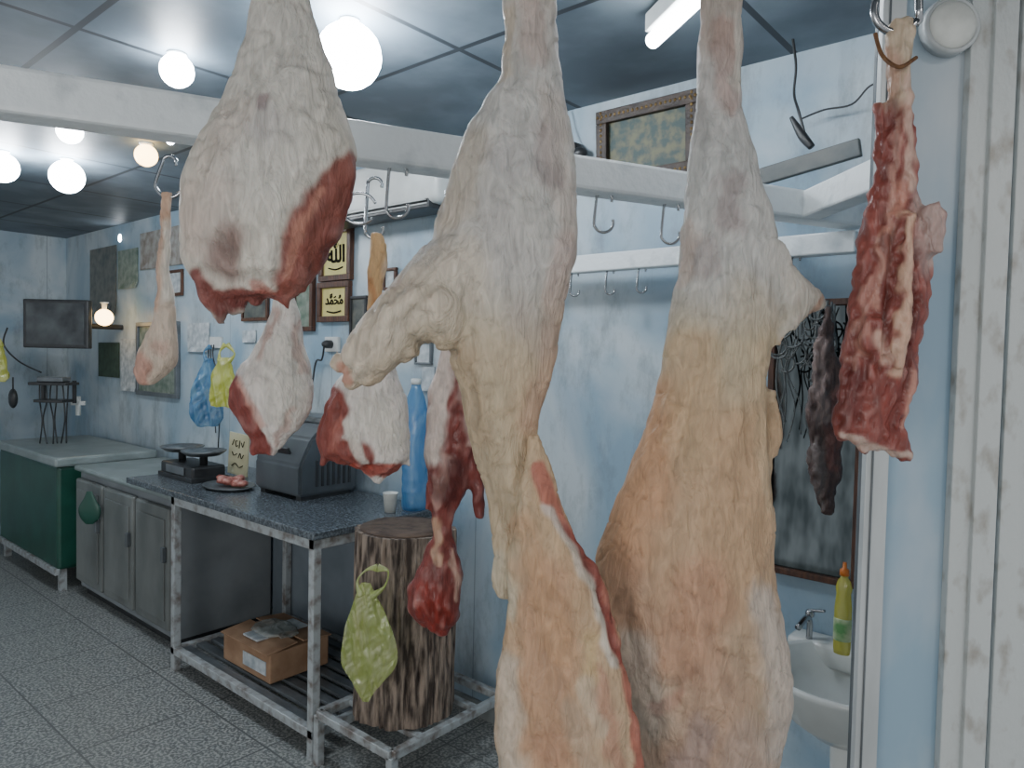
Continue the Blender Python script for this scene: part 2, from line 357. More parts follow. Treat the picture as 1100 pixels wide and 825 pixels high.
def meat(name,label,cat,d,parts,base,strokes,vox=.005,amp=.006,fine=.002,nscale=14,m='meat',grad=None,seed=0,group=None,warp=14,rough=.004,fold=0,fold0=0,creases=(),mott=.32,dim=.86):
    bm=B()
    for kind,data,kw in parts:
        (loft_rows if kind=='r' else loft_spine)(bm,data,d,**kw)
    bmesh.ops.recalc_face_normals(bm,faces=bm.faces)
    me=bpy.data.meshes.new(name); bm.to_mesh(me); bm.free()
    o=bpy.data.objects.new(name,me); COL.objects.link(o)
    md=o.modifiers.new("r","REMESH"); md.mode='VOXEL'; md.voxel_size=vox
    sm=o.modifiers.new("s","SMOOTH"); sm.factor=.5; sm.iterations=3
    dg=bpy.context.evaluated_depsgraph_get()
    m2=bpy.data.meshes.new_from_object(o.evaluated_get(dg)); m2.name=name
    o.modifiers.clear(); o.data=m2; bpy.data.meshes.remove(me)
    N=len(m2.vertices); co=np.empty(N*3,'f'); m2.vertices.foreach_get("co",co); co=co.reshape(-1,3).astype(float)
    no=np.empty(N*3,'f'); m2.vertices.foreach_get("normal",no); no=no.reshape(-1,3)
    nz=np.empty((N,6)); off=Vector((seed*3.1,seed*1.7,seed))
    for i in range(N):
        p=Vector(co[i]); p2=Vector((p.x,p.y,p.z*.6))
        nz[i,0]=noise.noise(p2*nscale+off); nz[i,1]=noise.noise(p2*nscale*3.3+off); nz[i,2]=noise.noise(p*nscale*1.6-off)
        nz[i,3]=noise.noise(Vector((p.x,p.y,p.z*.4))*75+off)
        h=p.dot(r0)+.12*math.sin(p.z*4+seed)
        nz[i,4]=noise.noise(Vector((h*34,p.dot(f0)*8,p.z*4.5))+off)
        w=h+.04*nz[i,2]; nz[i,5]=abs(noise.noise(Vector((w*26+p.z*14,p.dot(f0)*12,p.z*16-w*6))-off))
    U,V=px_of(co,d)
    Uw=U+warp*nz[:,2]+warp*.5*nz[:,1]+4*nz[:,3]; Vw=V+warp*nz[:,0]*1.2+warp*.4*nz[:,1]+4*nz[:,3]
    c=np.tile(np.array(base[:3]),(N,1))
    if grad:
        gv=[g[0] for g in grad]
        for ch in range(3): c[:,ch]=np.interp(V+warp*1.5*nz[:,0],gv,[g[1][ch] for g in grad])
    def seg(pts,Ux,Vx):
        dm=np.full(N,1e9)
        if len(pts)==1: dm=np.hypot(Ux-pts[0][0],Vx-pts[0][1])
        for (x0,y0),(x1,y1) in zip(pts[:-1],pts[1:]):
            dx,dy=x1-x0,y1-y0; L=dx*dx+dy*dy+1e-9
            t=np.clip(((Ux-x0)*dx+(Vx-y0)*dy)/L,0,1)
            dm=np.minimum(dm,np.hypot(Ux-(x0+t*dx),Vx-(y0+t*dy)))
        return dm
    for s in strokes:
        pts,hw,col,stg=s[:4]; soft=s[4] if len(s)>4 else .55
        k=seg(pts,Uw,Vw)/hw
        w=np.clip((1+soft-k)/(2*soft),0,1); w=w*w*(3-2*w)*stg
        c=lerpc(c,np.array(col[:3])[None,:].repeat(N,0),w)
    red=np.clip((c[:,0]/(c[:,1]+.02)-1.9)/2.0,0,1)
    c=c*(1+red*nz[:,3]*mott)[:,None]
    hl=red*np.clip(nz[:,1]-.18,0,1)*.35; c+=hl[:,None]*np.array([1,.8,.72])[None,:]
    fw=np.clip((V-fold0)/120,0,1)*(1 if fold else 0)
    c=c*(1+.18*fw*nz[:,4]+.04*nz[:,1])[:,None]
    # thin wrinkle lines in the skin
    wr=np.exp(-(nz[:,5]/.05)**2)*(1-red)
    c=c*(1-.10*wr)[:,None]*dim
    disp=nz[:,0]*amp*2+nz[:,1]*fine*2+red*(nz[:,3]*rough+nz[:,1]*rough)-red*.002+fold*fw*nz[:,4]-(.0022*wr if m=='meat' else 0)
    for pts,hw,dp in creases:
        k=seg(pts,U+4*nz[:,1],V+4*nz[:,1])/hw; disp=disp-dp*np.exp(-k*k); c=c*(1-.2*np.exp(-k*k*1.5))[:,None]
    co2=co+no*disp[:,None]
    bas=co2.mean(0); top=co2[:,2].max(); bas[2]=top
    m2.vertices.foreach_set("co",(co2-bas).astype('f').ravel())
    ca=m2.color_attributes.new("Col",'FLOAT_COLOR','POINT')
    ca.data.foreach_set("color",np.hstack([np.clip(c,0,1),np.ones((N,1))]).astype('f').ravel())
    for p in m2.polygons: p.use_smooth=True
    m2.materials.clear(); m2.materials.append(M[m]); m2.update()
    o.location=bas; tag(o,label,cat,group); return o
CR=S(210,203,190); CRW=S(210,208,202); PINK=S(202,180,166); TAN=S(198,178,150); ORG=S(192,148,116); RED=S(138,66,56); DRED=S(102,46,40); PUR=S(160,144,142); PNK2=S(184,140,126); LRED=S(172,102,88); FAT=S(220,214,202); BRN=S(132,96,80)
A=meat("haunch_of_meat","large pale haunch of mutton with exposed red flesh edge","meat",1.0,
 [('r',[(-150,293,318),(-90,289,320),(-40,282,328),(0,272,336),(40,264,345),(80,250,356),(120,232,368),(155,212,380),(190,197,384),(225,193,377),(255,195,363),(280,199,350),(298,208,340),(312,220,330),(320,232,318)],dict(ratio=.5)),
  ('s',[(228,290,24),(232,322,13),(238,350,5)],{}),('s',[(250,300,20),(256,336,7)],{}),('s',[(300,285,26),(305,318,11),(311,336,5)],{}),('s',[(278,300,16),(276,328,5)],{}),('s',[(328,290,12),(326,318,5)],{})],
 CR,[([(300,40),(290,180)],60,CRW,.5),([(265,130),(230,230)],22,PINK,.3),([(215,215),(222,270)],14,PINK,.5),([(250,225),(240,262)],22,S(188,172,162),.5),([(240,170),(225,220)],20,S(196,186,174),.5),
  ([(382,196),(360,228),(344,260),(330,296),(322,320)],24,S(134,70,58),.97,.2),([(386,205),(370,240),(354,280)],8,S(106,48,42),.7),([(356,208),(332,252),(314,300)],4,S(186,130,110),.7),([(336,200),(312,245),(300,288)],6,FAT,.7,.4),
  ([(262,268),(256,288)],20,S(138,110,102),.85),([(222,306),(236,328),(262,324),(300,324)],12,S(128,60,52),.95,.3),([(235,342),(252,332)],9,DRED,.8),([(285,308),(300,326)],8,LRED,.7,.3),
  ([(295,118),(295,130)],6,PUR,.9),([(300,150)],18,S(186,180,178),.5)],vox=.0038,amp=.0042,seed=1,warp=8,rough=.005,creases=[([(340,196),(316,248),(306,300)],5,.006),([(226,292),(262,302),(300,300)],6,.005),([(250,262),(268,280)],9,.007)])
Bc=meat("mutton_carcass","pale skinned mutton carcass with folded tail flap","meat",1.08,
 [('r',[(-150,556,588),(-60,545,596),(0,540,598),(50,540,600),(80,536,603),(110,520,608),(150,497,617),(200,480,620),(250,468,618),(290,460,615),(325,463,608),(360,474,600),(400,487,591),(440,498,580),(480,507,574),(520,516,570),(560,525,566),(600,530,562),(630,530,555),(643,535,550)],dict(ratio=.55)),
  ('r',[(465,566,578),(500,560,592),(540,553,606),(580,546,624),(620,544,646),(655,542,660),(700,536,666),(740,531,671),(780,530,680),(825,534,686),(900,545,682),(960,565,655)],dict(ratio=.38,dz=-.03)),
  ('s',[(512,285,44,.0),(486,300,42,-.01),(460,322,38,-.02),(438,344,34,-.03),(416,364,31,-.03),(398,380,26,-.03),(384,392,18,-.03)],{}),
  ('s',[(436,344,16,-.055),(456,326,22,-.055),(474,332,26,-.045),(482,352,22,-.03),(484,374,13,-.02)],{}),
  ('s',[(385,402,12),(376,413,6)],dict(dz=-.02)),('s',[(374,384,12),(363,396,7)],dict(dz=-.02)),('s',[(406,392,13,-.03),(396,410,7,-.03)],{}),('s',[(446,374,12,-.03),(432,386,7,-.03)],{})],
 CR,[([(570,60),(560,280)],60,S(202,201,197),.6),([(590,120),(610,250)],14,PINK,.35),([(583,150),(588,195)],13,PUR,.5),([(545,180)],26,S(188,184,182),.6),([(530,240),(560,290)],22,S(190,186,182),.5),([(510,160),(485,240)],18,TAN,.35),
  ([(604,270),(594,370),(574,450)],13,PNK2,.35),([(562,340),(580,365)],20,PUR,.3),([(570,0),(575,80)],12,PNK2,.3),([(545,20),(540,90)],8,TAN,.5),
  ([(412,322),(436,306)],4,LRED,.6),([(500,300),(440,330),(385,390)],30,S(212,200,182),.8),([(366,392),(378,412)],5,S(196,140,120),.8),([(462,322),(484,350)],14,S(210,196,176),.6),
  ([(520,420),(540,600)],30,S(192,176,148),.7),([(500,380),(520,470)],12,S(180,156,126),.5),([(536,600),(540,640)],12,S(198,186,162),.8),
  ([(578,500),(596,545),(623,588),(649,640),(667,700),(680,780),(686,860)],8,S(172,100,84),.9,.35),([(606,560),(632,610),(652,655),(664,700)],4,S(140,62,52),.8,.35),([(588,540),(614,592),(638,640),(655,700)],4,FAT,.7),
  ([(585,620),(585,800)],30,ORG,.7),([(560,560),(600,680)],14,S(200,158,120),.6),([(545,700),(545,820)],13,S(208,196,180),.7),([(634,700),(650,760),(662,830)],7,S(184,134,114),.6),([(632,670),(625,712)],9,S(206,178,134),.8),([(622,712),(640,760)],8,S(206,186,162),.7),([(612,740),(640,830)],12,S(202,176,150),.7),([(590,780)],20,S(180,132,106),.35)],
 grad=[(0,S(200,186,172)),(60,S(202,191,178)),(130,S(204,201,194)),(280,S(202,195,184)),(340,S(198,184,160)),(440,S(194,168,136)),(600,S(196,166,132)),(825,S(198,170,140))],vox=.0038,amp=.0045,fine=.002,seed=2,warp=9,fold=.005,fold0=380,rough=.005,
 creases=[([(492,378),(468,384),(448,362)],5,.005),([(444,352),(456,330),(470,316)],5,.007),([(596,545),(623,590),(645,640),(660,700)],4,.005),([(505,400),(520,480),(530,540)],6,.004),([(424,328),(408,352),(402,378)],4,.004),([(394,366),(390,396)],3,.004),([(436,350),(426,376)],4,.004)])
Cc=meat("mutton_carcass","whole mutton carcass with amber fat membrane, hung by shank","meat",1.2,
 [('r',[(-150,762,786),(-60,754,792),(0,750,797),(50,750,797),(100,748,798),(140,744,804),(180,738,815),(220,732,826),(250,728,834),(275,726,840),(300,724,842),(326,721,840),(350,718,834),(385,711,826),(410,705,825),(450,694,828),(500,677,830),(550,655,832),(600,637,833),(650,640,838),(700,655,845),(740,668,850),(780,678,848),(825,685,840),(900,700,822),(960,725,790)],dict(ratio=.42)),
  ('r',[(262,805,838),(285,815,852),(305,818,866),(320,820,879),(329,822,882),(338,822,869),(348,822,858),(360,821,843),(374,820,836)],dict(ratio=.3,dz=-.015)),
  ('s',[(868,318,8),(880,330,4)],dict(dz=-.015)),('s',[(852,340,8),(848,358,4)],dict(dz=-.015)),
  ('s',[(825,420,9),(834,450,7),(829,490,8)],{})],
 CR,[([(765,120),(785,300)],50,S(198,199,197),.6),([(772,30),(778,110)],12,PNK2,.45),([(790,20),(790,90)],6,FAT,.7),([(782,205),(776,240)],15,PUR,.6),([(748,265),(752,290)],16,PUR,.5),([(735,240),(728,300)],8,PINK,.5),
  ([(850,300),(878,326),(845,355)],14,S(210,204,192),.7),([(882,322),(852,358),(838,370)],4,S(190,142,114),.6),([(800,330),(790,400)],30,S(196,180,152),.5),([(705,430),(690,500),(668,580)],28,S(194,148,112),.75),
  ([(740,380),(735,470)],22,S(200,170,134),.7),([(790,480),(780,620)],36,S(192,158,124),.6),([(810,380),(822,540)],9,S(212,188,154),.5),([(665,620),(680,700)],26,S(196,156,130),.6),([(740,620),(730,690)],32,S(194,146,118),.6),
  ([(675,690),(690,760)],22,S(208,198,184),.7),([(810,640),(835,720),(838,790)],20,S(206,196,186),.7),([(760,730),(740,800)],34,S(186,150,126),.6),([(740,770),(730,820)],16,PUR,.5),([(700,750),(720,735)],8,LRED,.3),([(715,720),(740,705)],5,BRN,.3),([(790,780),(800,840)],24,S(180,156,142),.6)],
 grad=[(0,S(194,181,170)),(110,S(198,189,180)),(180,S(200,199,193)),(310,S(200,195,184)),(370,S(198,182,154)),(450,S(198,168,134)),(600,S(196,164,132)),(740,S(200,174,148)),(825,S(192,168,150))],vox=.0040,amp=.0042,fine=.002,seed=3,warp=10,fold=.006,fold0=330,
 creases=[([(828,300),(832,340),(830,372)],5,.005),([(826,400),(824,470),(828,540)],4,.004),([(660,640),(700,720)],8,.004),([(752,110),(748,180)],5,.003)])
D=meat("shank_and_neck_bone","dark red trimmed neck and shank bones with sinew","meat",1.1,
 [('r',[(18,960,980),(30,954,983),(55,950,980),(85,953,978),(115,951,980),(150,946,984),(200,936,984),(225,930,994),(250,924,1002),(290,917,1001),(330,912,998),(370,906,990),(410,902,982),(440,898,974),(465,904,972),(482,925,974)],dict(ratio=.5)),
  ('s',[(988,225,12),(994,245,12),(992,275,9)],dict(dz=-.02)),('s',[(920,420,15),(908,450,13),(902,472,6)],{}),('s',[(930,455,12),(928,488,5)],{}),('s',[(955,455,15),(965,480,12),(978,491,6)],{}),
  ('s',[(932,345,12),(926,365,13),(936,385,12)],dict(dz=-.02)),('s',[(963,235,7),(959,320,8),(951,395,7)],dict(dz=-.03)),('s',[(947,110,7),(948,170,7),(942,230,6)],{})],
 S(134,72,64),[([(968,10),(965,88)],26,S(196,178,154),.95),([(950,60),(955,95)],10,S(176,134,114),.7),([(975,90),(972,205)],6,S(200,168,152),.8),([(955,110),(948,190)],6,S(106,52,46),.6),([(962,130),(940,300)],4,S(194,150,134),.6),
  ([(988,225),(992,275)],17,S(178,154,146),.9),([(980,276),(990,292)],7,S(126,94,90),.6),([(963,238),(959,320),(951,400)],6,S(206,170,146),.9),([(940,250),(930,330)],4,S(192,142,124),.7),([(1000,290),(990,390)],8,S(150,92,82),.7),([(976,300),(968,420)],4,S(100,44,38),.8),([(944,260),(938,380)],4,S(100,46,40),.7),
  ([(928,360),(942,385)],6,S(206,170,152),.8),([(912,400),(905,450)],12,S(96,40,36),.8),([(903,468),(930,480),(975,490)],4,S(208,186,172),.8),([(950,420),(955,460)],12,S(122,54,46),.8),([(972,400),(968,455)],3,S(194,144,128),.8),([(925,300),(912,390)],4,S(196,148,132),.5),([(960,200),(955,232)],6,S(196,142,124),.7)],
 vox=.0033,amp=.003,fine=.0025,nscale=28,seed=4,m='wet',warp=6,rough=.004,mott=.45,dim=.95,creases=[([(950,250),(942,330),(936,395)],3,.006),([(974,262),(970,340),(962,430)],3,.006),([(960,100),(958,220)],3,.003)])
E=meat("shank_bone","thin pale shank bone with meat at the lower end","meat",1.45,
 [('r',[(206,173,187),(225,171,187),(260,169,184),(290,168,182),(315,169,186),(340,164,188),(362,156,190),(385,149,190),(400,147,182),(413,150,166)],dict(ratio=.75))],
 S(208,190,172),[([(178,206),(178,222)],10,S(190,144,112),.7),([(172,230),(170,330)],4,S(184,136,112),.5),([(184,250),(182,320)],5,FAT,.8),([(160,388),(156,408)],9,S(176,120,104),.7),([(180,370)],9,S(206,172,156),.7)],vox=.004,amp=.004,seed=5,warp=5,dim=.92)
Fm=meat("shoulder_of_meat","small white-marbled shoulder of meat with red lower edge","meat",1.6,
 [('r',[(190,303,312),(250,301,313),(300,299,315),(325,293,319),(350,286,323),(380,270,330),(410,251,334),(435,248,334),(458,260,326),(475,270,308),(490,279,295)],dict(ratio=.6)),('s',[(262,425,14),(249,428,7)],{}),('s',[(280,470,12),(276,490,5)],{})],
 S(222,214,206),[([(300,335),(285,380)],5,PNK2,.6),([(310,380),(315,440)],18,FAT,.7),([(252,415),(268,445),(282,486)],14,S(134,56,48),.97,.18),([(266,410),(290,455)],4,S(198,146,132),.7),([(320,440),(300,475)],4,PNK2,.5),([(320,350),(326,400)],4,PNK2,.5)],vox=.0042,amp=.005,seed=6,warp=5,rough=.005,dim=.93)
G=meat("leg_of_meat","leg of meat with tan shank and red cut face","meat",1.62,
 [('r',[(250,399,412),(268,394,416),(290,393,415),(315,395,411),(345,394,411),(375,390,416),(400,372,428),(425,352,436),(450,344,441),(475,342,444),(492,352,443),(505,386,428),(513,397,412)],dict(ratio=.62)),('s',[(352,480,10),(347,500,4)],{}),('s',[(412,500,10),(404,517,4)],{}),('s',[(436,490,8),(441,503,3)],{})],
 S(222,214,206),[([(404,250),(403,352)],16,S(206,162,104),.9),([(400,300),(402,345)],4,S(180,118,70),.6),([(358,436),(352,486),(384,488)],22,S(136,60,50),.97,.18),([(372,448),(362,478)],5,LRED,.6),([(384,502),(430,505)],8,S(164,74,60),.95,.25),([(405,440),(425,465)],18,FAT,.7),([(385,405)],9,S(216,190,176),.7),([(394,490),(380,450)],4,FAT,.8)],vox=.0042,amp=.005,seed=7,warp=5,rough=.005,dim=.93)
Hm=meat("forequarter_of_meat","dark red forequarter cut with white streaks, tapering","meat",1.7,
 [('r',[(330,478,488),(375,473,489),(400,468,494),(425,462,505),(450,458,511),(480,457,514),(505,459,512),(530,461,500),(552,462,488),(570,463,486),(590,455,492),(620,443,497),(645,438,496),(665,445,492),(682,462,480)],dict(ratio=.6)),
  ('s',[(500,490,14),(512,520,9),(515,556,4)],{}),('s',[(464,520,8),(460,548,4)],{})],
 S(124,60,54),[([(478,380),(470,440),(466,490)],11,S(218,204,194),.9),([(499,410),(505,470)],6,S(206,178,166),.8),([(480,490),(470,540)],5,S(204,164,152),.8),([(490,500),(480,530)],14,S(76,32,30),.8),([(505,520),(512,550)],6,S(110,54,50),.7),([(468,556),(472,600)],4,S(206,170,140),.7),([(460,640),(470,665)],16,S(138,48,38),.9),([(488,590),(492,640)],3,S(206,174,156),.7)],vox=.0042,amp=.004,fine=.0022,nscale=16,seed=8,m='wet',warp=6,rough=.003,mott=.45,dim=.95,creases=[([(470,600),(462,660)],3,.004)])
I1=meat("dried_meat_strip","dark dried offcut of meat hanging before the mirror","meat",1.85,
 [('r',[(330,884,892),(360,880,896),(400,874,904),(440,868,908),(480,868,905),(520,870,900),(552,880,894)],dict(ratio=.5))],
 S(92,74,70),[([(880,370),(878,450)],6,S(156,136,130),.8),([(895,420),(890,500)],6,S(132,86,78),.7),([(874,470),(880,540)],5,S(130,120,116),.7)],vox=.005,amp=.007,fine=.004,nscale=22,seed=9,warp=7)
def hook_from(z,u,v,d,label,rb_=.03,rt=.02,r=.004,flip=1):
    b=at_d(u,v,d); t=Vector((b.x,b.y,z)); return s_hook(t,b,rt,rb_,r,label,"steel hooks holding the meat",flip)
hook_from(2.30,305,-135,1.0,"steel hook over the window rail carrying the haunch",.02,.018)
hook_from(2.30,572,-120,1.08,"steel hook over the window rail carrying a carcass",.02,.018)
hook_from(2.30,774,-60,1.2,"steel hook over the window rail carrying a carcass",.02,.018)
hook_from(2.28,962,35,1.1,"thick chrome hook carrying the neck bones",.034,.02,.006,-1)
hook_from(1.925,182,212,1.45,"steel hook under the white beam carrying the shank bone",.028,.014,.0035)
hook_from(1.93,402,256,1.62,"steel hook under the white beam carrying a leg of meat",.02,.016,.004)
hook_from(1.92,306,200,1.6,"steel hook under the white beam carrying a shoulder of meat",.015,.012,.003)
hook_from(1.92,482,335,1.7,"steel hook under the white beam carrying the forequarter",.015,.012,.003)
p=at_d(386,224,1.6)
bm=B(); tube(bm,[p+r0*(.038*math.cos(a))+up*(.034*math.sin(a)) for a in [math.radians(20+k*300/12) for k in range(13)]],.0035,8,3)
single("meat_hook","curled chrome hook ring dangling beside the beam","hook",bm,M['chrome'],p,True,"steel hooks holding the meat")
bm=B(); tube(bm,[at_d(940,36,1.1),at_d(948,60,1.09),at_d(966,72,1.07),at_d(984,62,1.1)],.003); single("tie_cord","short brown cord tied round the neck bone","cord",bm,M['rope'],at_d(960,60,1.1),True)
# ------------------------------------------------------------ lamps
def lamp(u,v,r,m,z=None,d=None,label="round glowing ceiling bulb in a small holder",name="ceiling_bulb"):
    p=on_z(u,v,z) if z else at_d(u,v,d)
    top=ZC if z else min(ZC,p.z+r+.05)
    t=Thing(name,label,"lamp",(p.x,p.y,top),"light bulbs in the shop")
    bm=B(); ball(bm,p,r,seg=20); t.add("bulb",bm,m,True)
    bm=B(); lathe(bm,[(.008,min(p.z+r*.9,top-.02)),(.016,min(p.z+r*.9,top-.02)),(.018,top-.01),(.03,top-.006),(.03,top),(.01,top)],(p.x,p.y,0),20); t.add("bulb_holder",bm,M['white'],True)
lamp(375,60,.092,M['bulb'],z=2.40)
lamp(190,76,.052,M['bulb'],z=2.445)
lamp(72,190,.08,M['bulb'],z=2.41)
lamp(3,180,.07,M['bulb'],z=2.42)
lamp(75,141,.05,M['bulbdim'],z=2.445)
lamp(157,167,.05,M['warm'],z=2.445,label="warm glowing bulb under the ceiling")
lamp(183,151,.018,M['bulbdim'],z=2.475)
lamp(138,257,.07,M['bulbdim'],z=2.40)
lamp(112,341,.06,M['warm'],d=5.2,label="added glowing ball for a warm lamp reflection by the television",name="reflected_lamp_glow")  # glowing ball added in place of a reflected lamp, no fixture on the wall
ta=on_z(701,44,2.42); tb=on_z(760,-12,2.42); dirn=(tb-ta).normalized(); tb=ta+dirn*.62
t=Thing("tube_lamp","bright fluorescent tube in a white batten under the ceiling","lamp",((ta+tb)/2)+up*.08)
bm=B(); tube(bm,[ta,tb],.021,14,smooth=False); t.add("light_tube",bm,M['tube'],True)
bm=B(); beambox(bm,ta+up*.05-dirn*.01,tb+up*.05+dirn*.01,.04,.05,.004); t.add("batten",bm,M['white'])
p=at_d(1016,32,1.37)
t=Thing("bulkhead_lamp","round unlit white bulkhead lamp on the partition","lamp",p)
bm=B(); lathe(bm,[(.052,0),(.052,.02),(.046,.026),(.044,.02),(.01,.02)],p,28,ax=-f0); t.add("lamp_ring",bm,M['alu'],True)
bm=B(); lathe(bm,[(.045,.01),(.043,.024),(.032,.034),(.012,.039),(.001,.04)],p,28,ax=-f0); t.add("lamp_glass",bm,M['foam'],True)
# ------------------------------------------------------------ wall pictures etc.
def wallrect(u0,u1,v0,v1,y=YW):
    um=(u0+u1)/2; a=on_y(u0,(v0+v1)/2,y); b=on_y(u1,(v0+v1)/2,y); zt=on_y(um,v0,y).z; zb=on_y(um,v1,y).z
    return a.x,b.x,zb,zt
def framed(name,label,cat,u0,u1,v0,v1,fm,pm,bw=.02,th=.025,extra=None,tilt=0,spin=0):
    x0,x1,z0,z1=wallrect(u0,u1,v0,v1); t=Thing(name,label,cat,((x0+x1)/2,YW-th/2,z0))
    bm=B()
    for a in ((x0,x1,z0,z0+bw),(x0,x1,z1-bw,z1),(x0,x0+bw,z0+bw,z1-bw),(x1-bw,x1,z0+bw,z1-bw)):
        bxx(bm,a[0],a[1],YW-th,YW-.002,a[2],a[3],.003)
    t.add("frame",bm,fm)
    bm=B(); bxx(bm,x0+bw,x1-bw,YW-th*.5,YW-.003,z0+bw,z1-bw); t.add("picture_panel",bm,pm)
    if extra: extra(t,x0,x1,z0,z1,YW-th*.5)
    t.o.rotation_euler=(tilt,spin,0)
    return t
def strokes_on(t,x0,x1,z0,z1,y,curves,r,m=M['ink'],name="calligraphy"):
    bm=B()
    for c in curves:
        tube(bm,[(x0+(x1-x0)*a,y-.002,z0+(z1-z0)*b) for a,b in c],r,6,4)
    t.add(name,bm,m,True)
def glyph(t,txt,x0,x1,z0,z1,y,m=M['ink'],name="calligraphy",th=.003):
    # real letterforms from the built-in font, fitted to the panel
    cu=bpy.data.curves.new("txt",'FONT'); cu.body=txt; cu.size=1; cu.extrude=.01; cu.offset=.02
    o=bpy.data.objects.new("txt",cu); COL.objects.link(o)
    dg=bpy.context.evaluated_depsgraph_get(); dg.update()
    me=bpy.data.meshes.new_from_object(o.evaluated_get(dg)); bpy.data.objects.remove(o)
    if len(me.vertices)<12: return False
    xs=[v.co.x for v in me.vertices]; ys=[v.co.y for v in me.vertices]
    s=min((x1-x0)/(max(xs)-min(xs)),(z1-z0)/(max(ys)-min(ys)))
    cx=(max(xs)+min(xs))/2; cy=(max(ys)+min(ys))/2
    bm=B(); bm.from_mesh(me)
    for v in bm.verts:
        v.co=Vector(((x0+x1)/2+(v.co.x-cx)*s,y-(th if v.co.z>0 else -.001),(z0+z1)/2+(v.co.y-cy)*s))
    t.add(name,bm,m); return True
def callig(txt,curves,r):
    def fn(t,x0,x1,z0,z1,y):
        w=x1-x0; h=z1-z0
        glyph(t,txt,x0+w*.22,x1-w*.22,z0+h*.34,z1-h*.2,y)
        strokes_on(t,x0,x1,z0,z1,y,curves,r,name="flourish")
    return fn
framed("calligraphy_plaque","wooden plaque with gold panel and black calligraphy","picture",347,381,245,302,M['wood'],M['goldpan'],.03,.03,callig("\uFDF2",[[(.28,.25),(.5,.21),(.72,.25)]],.004))
framed("calligraphy_plaque","smaller wooden plaque with gold panel and calligraphy below another","picture",345,379,303,346,M['wood'],M['goldpan'],.03,.03,callig("\uFDF4",[[(.28,.27),(.5,.23),(.72,.27)]],.004))
def beads(t,x0,x1,z0,z1,y):
    bm=B(); n=22
    for i in range(n):
        a=(i+.5)/n
        for z in (z0+.022,z1-.022): ball(bm,(x0+(x1-x0)*a,y-.018,z),.006,seg=8)
    for i in range(14):
        a=(i+.5)/14
        for x in (x0+.022,x1-.022): ball(bm,(x,y-.018,z0+(z1-z0)*a),.006,seg=8)
    t.add("gilt_beading",bm,M['gold'],True)
framed("ornate_picture","dark ornate beaded picture frame hung high on the wall","picture",648,756,112,196,mat("dark_carved_wood",S(66,52,42),S(40,32,28),.5,scale=30,bump=.4),M['pic'],.045,.04,beads,tilt=.06)
framed("small_picture","small dark framed picture on the blue wall","picture",378,396,318,366,M['black'],M['picd'],.015,.02)
framed("small_picture","tiny dark framed picture beside the leg of meat","picture",414,428,288,312,M['wood'],M['paper'],.015,.02)
framed("framed_picture","greenish framed picture on the blue wall","picture",150,194,346,426,M['alud'],M['picg'],.03,.03)
framed("framed_picture","dark framed picture partly behind the hanging haunch","picture",318,340,275,356,M['wood'],M['picg'],.025,.03)
framed("framed_picture","small picture behind the hanging shoulder of meat","picture",262,290,312,345,M['wood'],M['picd'],.02,.02)
framed("framed_picture","small pale framed picture high on the wall","picture",183,198,290,318,M['wood'],M['paper'],.02,.02)
framed("framed_picture","small framed picture near the water bottle","picture",448,466,366,392,M['alud'],M['paper'],.012,.02)
def flat(name,label,cat,u0,u1,v0,v1,m,th=.006,curl=.0,group=None):
    x0,x1,z0,z1=wallrect(u0,u1,v0,v1); bm=B()
    nx,nz=6,6; g=[[bm.verts.new((x0+(x1-x0)*i/nx,YW-.004-th-curl*((j==0)*1.0)*math.sin(i*1.3)**2,z0+(z1-z0)*j/nz)) for i in range(nx+1)] for j in range(nz+1)]
    for j in range(nz):
        for i in range(nx): bm.faces.new((g[j][i],g[j][i+1],g[j+1][i+1],g[j+1][i]))
    r=bmesh.ops.extrude_face_region(bm,geom=bm.faces[:]); vs=[v for v in r['geom'] if isinstance(v,bmesh.types.BMVert)]
    bmesh.ops.translate(bm,vec=(0,th,0),verts=vs)
    return single(name,label,cat,bm,m,((x0+x1)/2,YW,z0),False,group)
flat("poster","tall dark poster near the wall corner","poster",98,126,266,340,M['picd'],curl=.02)
flat("poster","pale poster of small photographs on the wall","poster",128,149,268,310,M['picg'],curl=.02)
flat("poster","brownish poster high on the wall","poster",152,200,246,287,mat("brown_poster",S(120,110,100),S(160,160,156),.4,scale=16,bump=0),curl=.01)
flat("wall_calendar","narrow white wall calendar sheets","calendar",131,148,364,420,M['paper'],curl=.02)
flat("pennant","small dark green pennant hung on the wall","pennant",107,129,368,405,mat("green_cloth",S(62,82,68),S(50,66,56),.8,scale=20))
flat("price_sheet","white printed sheet taped to the wall","paper",203,226,347,378,M['paper'],curl=.02)
flat("price_sheet","small white sheet taped to the wall near the sockets","paper",262,276,355,368,M['paper'],curl=.01)
flat("price_sheet","pinkish leaflet taped above the water bottle","paper",455,468,394,420,M['paper'],curl=.01)
x0,x1,z0,z1=wallrect(228,240,362,374)
t=Thing("wall_socket","white wall socket with hanging cables","socket",((x0+x1)/2,YW,z0))
bm=B(); bxx(bm,x0,x1,YW-.02,YW,z0,z1,.004); t.add("socket_plate",bm,M['white'])
for k in range(3):
    bm=B(); a=Vector((x0+.03*k,YW-.02,z0+.02)); tube(bm,[a,a+Vector((.05,-.03,-.08)),a+Vector((.02+.06*k,-.03,-.25)),a+Vector((.10,-.02,-.45-.1*k))],.004)
    t.add("cable",bm,M['black'],True)
x0,x1,z0,z1=wallrect(352,366,362,378)
t=Thing("wall_socket","grey wall socket with black plug above the counter","socket",((x0+x1)/2,YW,z0))
bm=B(); bxx(bm,x0,x1,YW-.02,YW,z0,z1,.004); t.add("socket_plate",bm,M['white'])
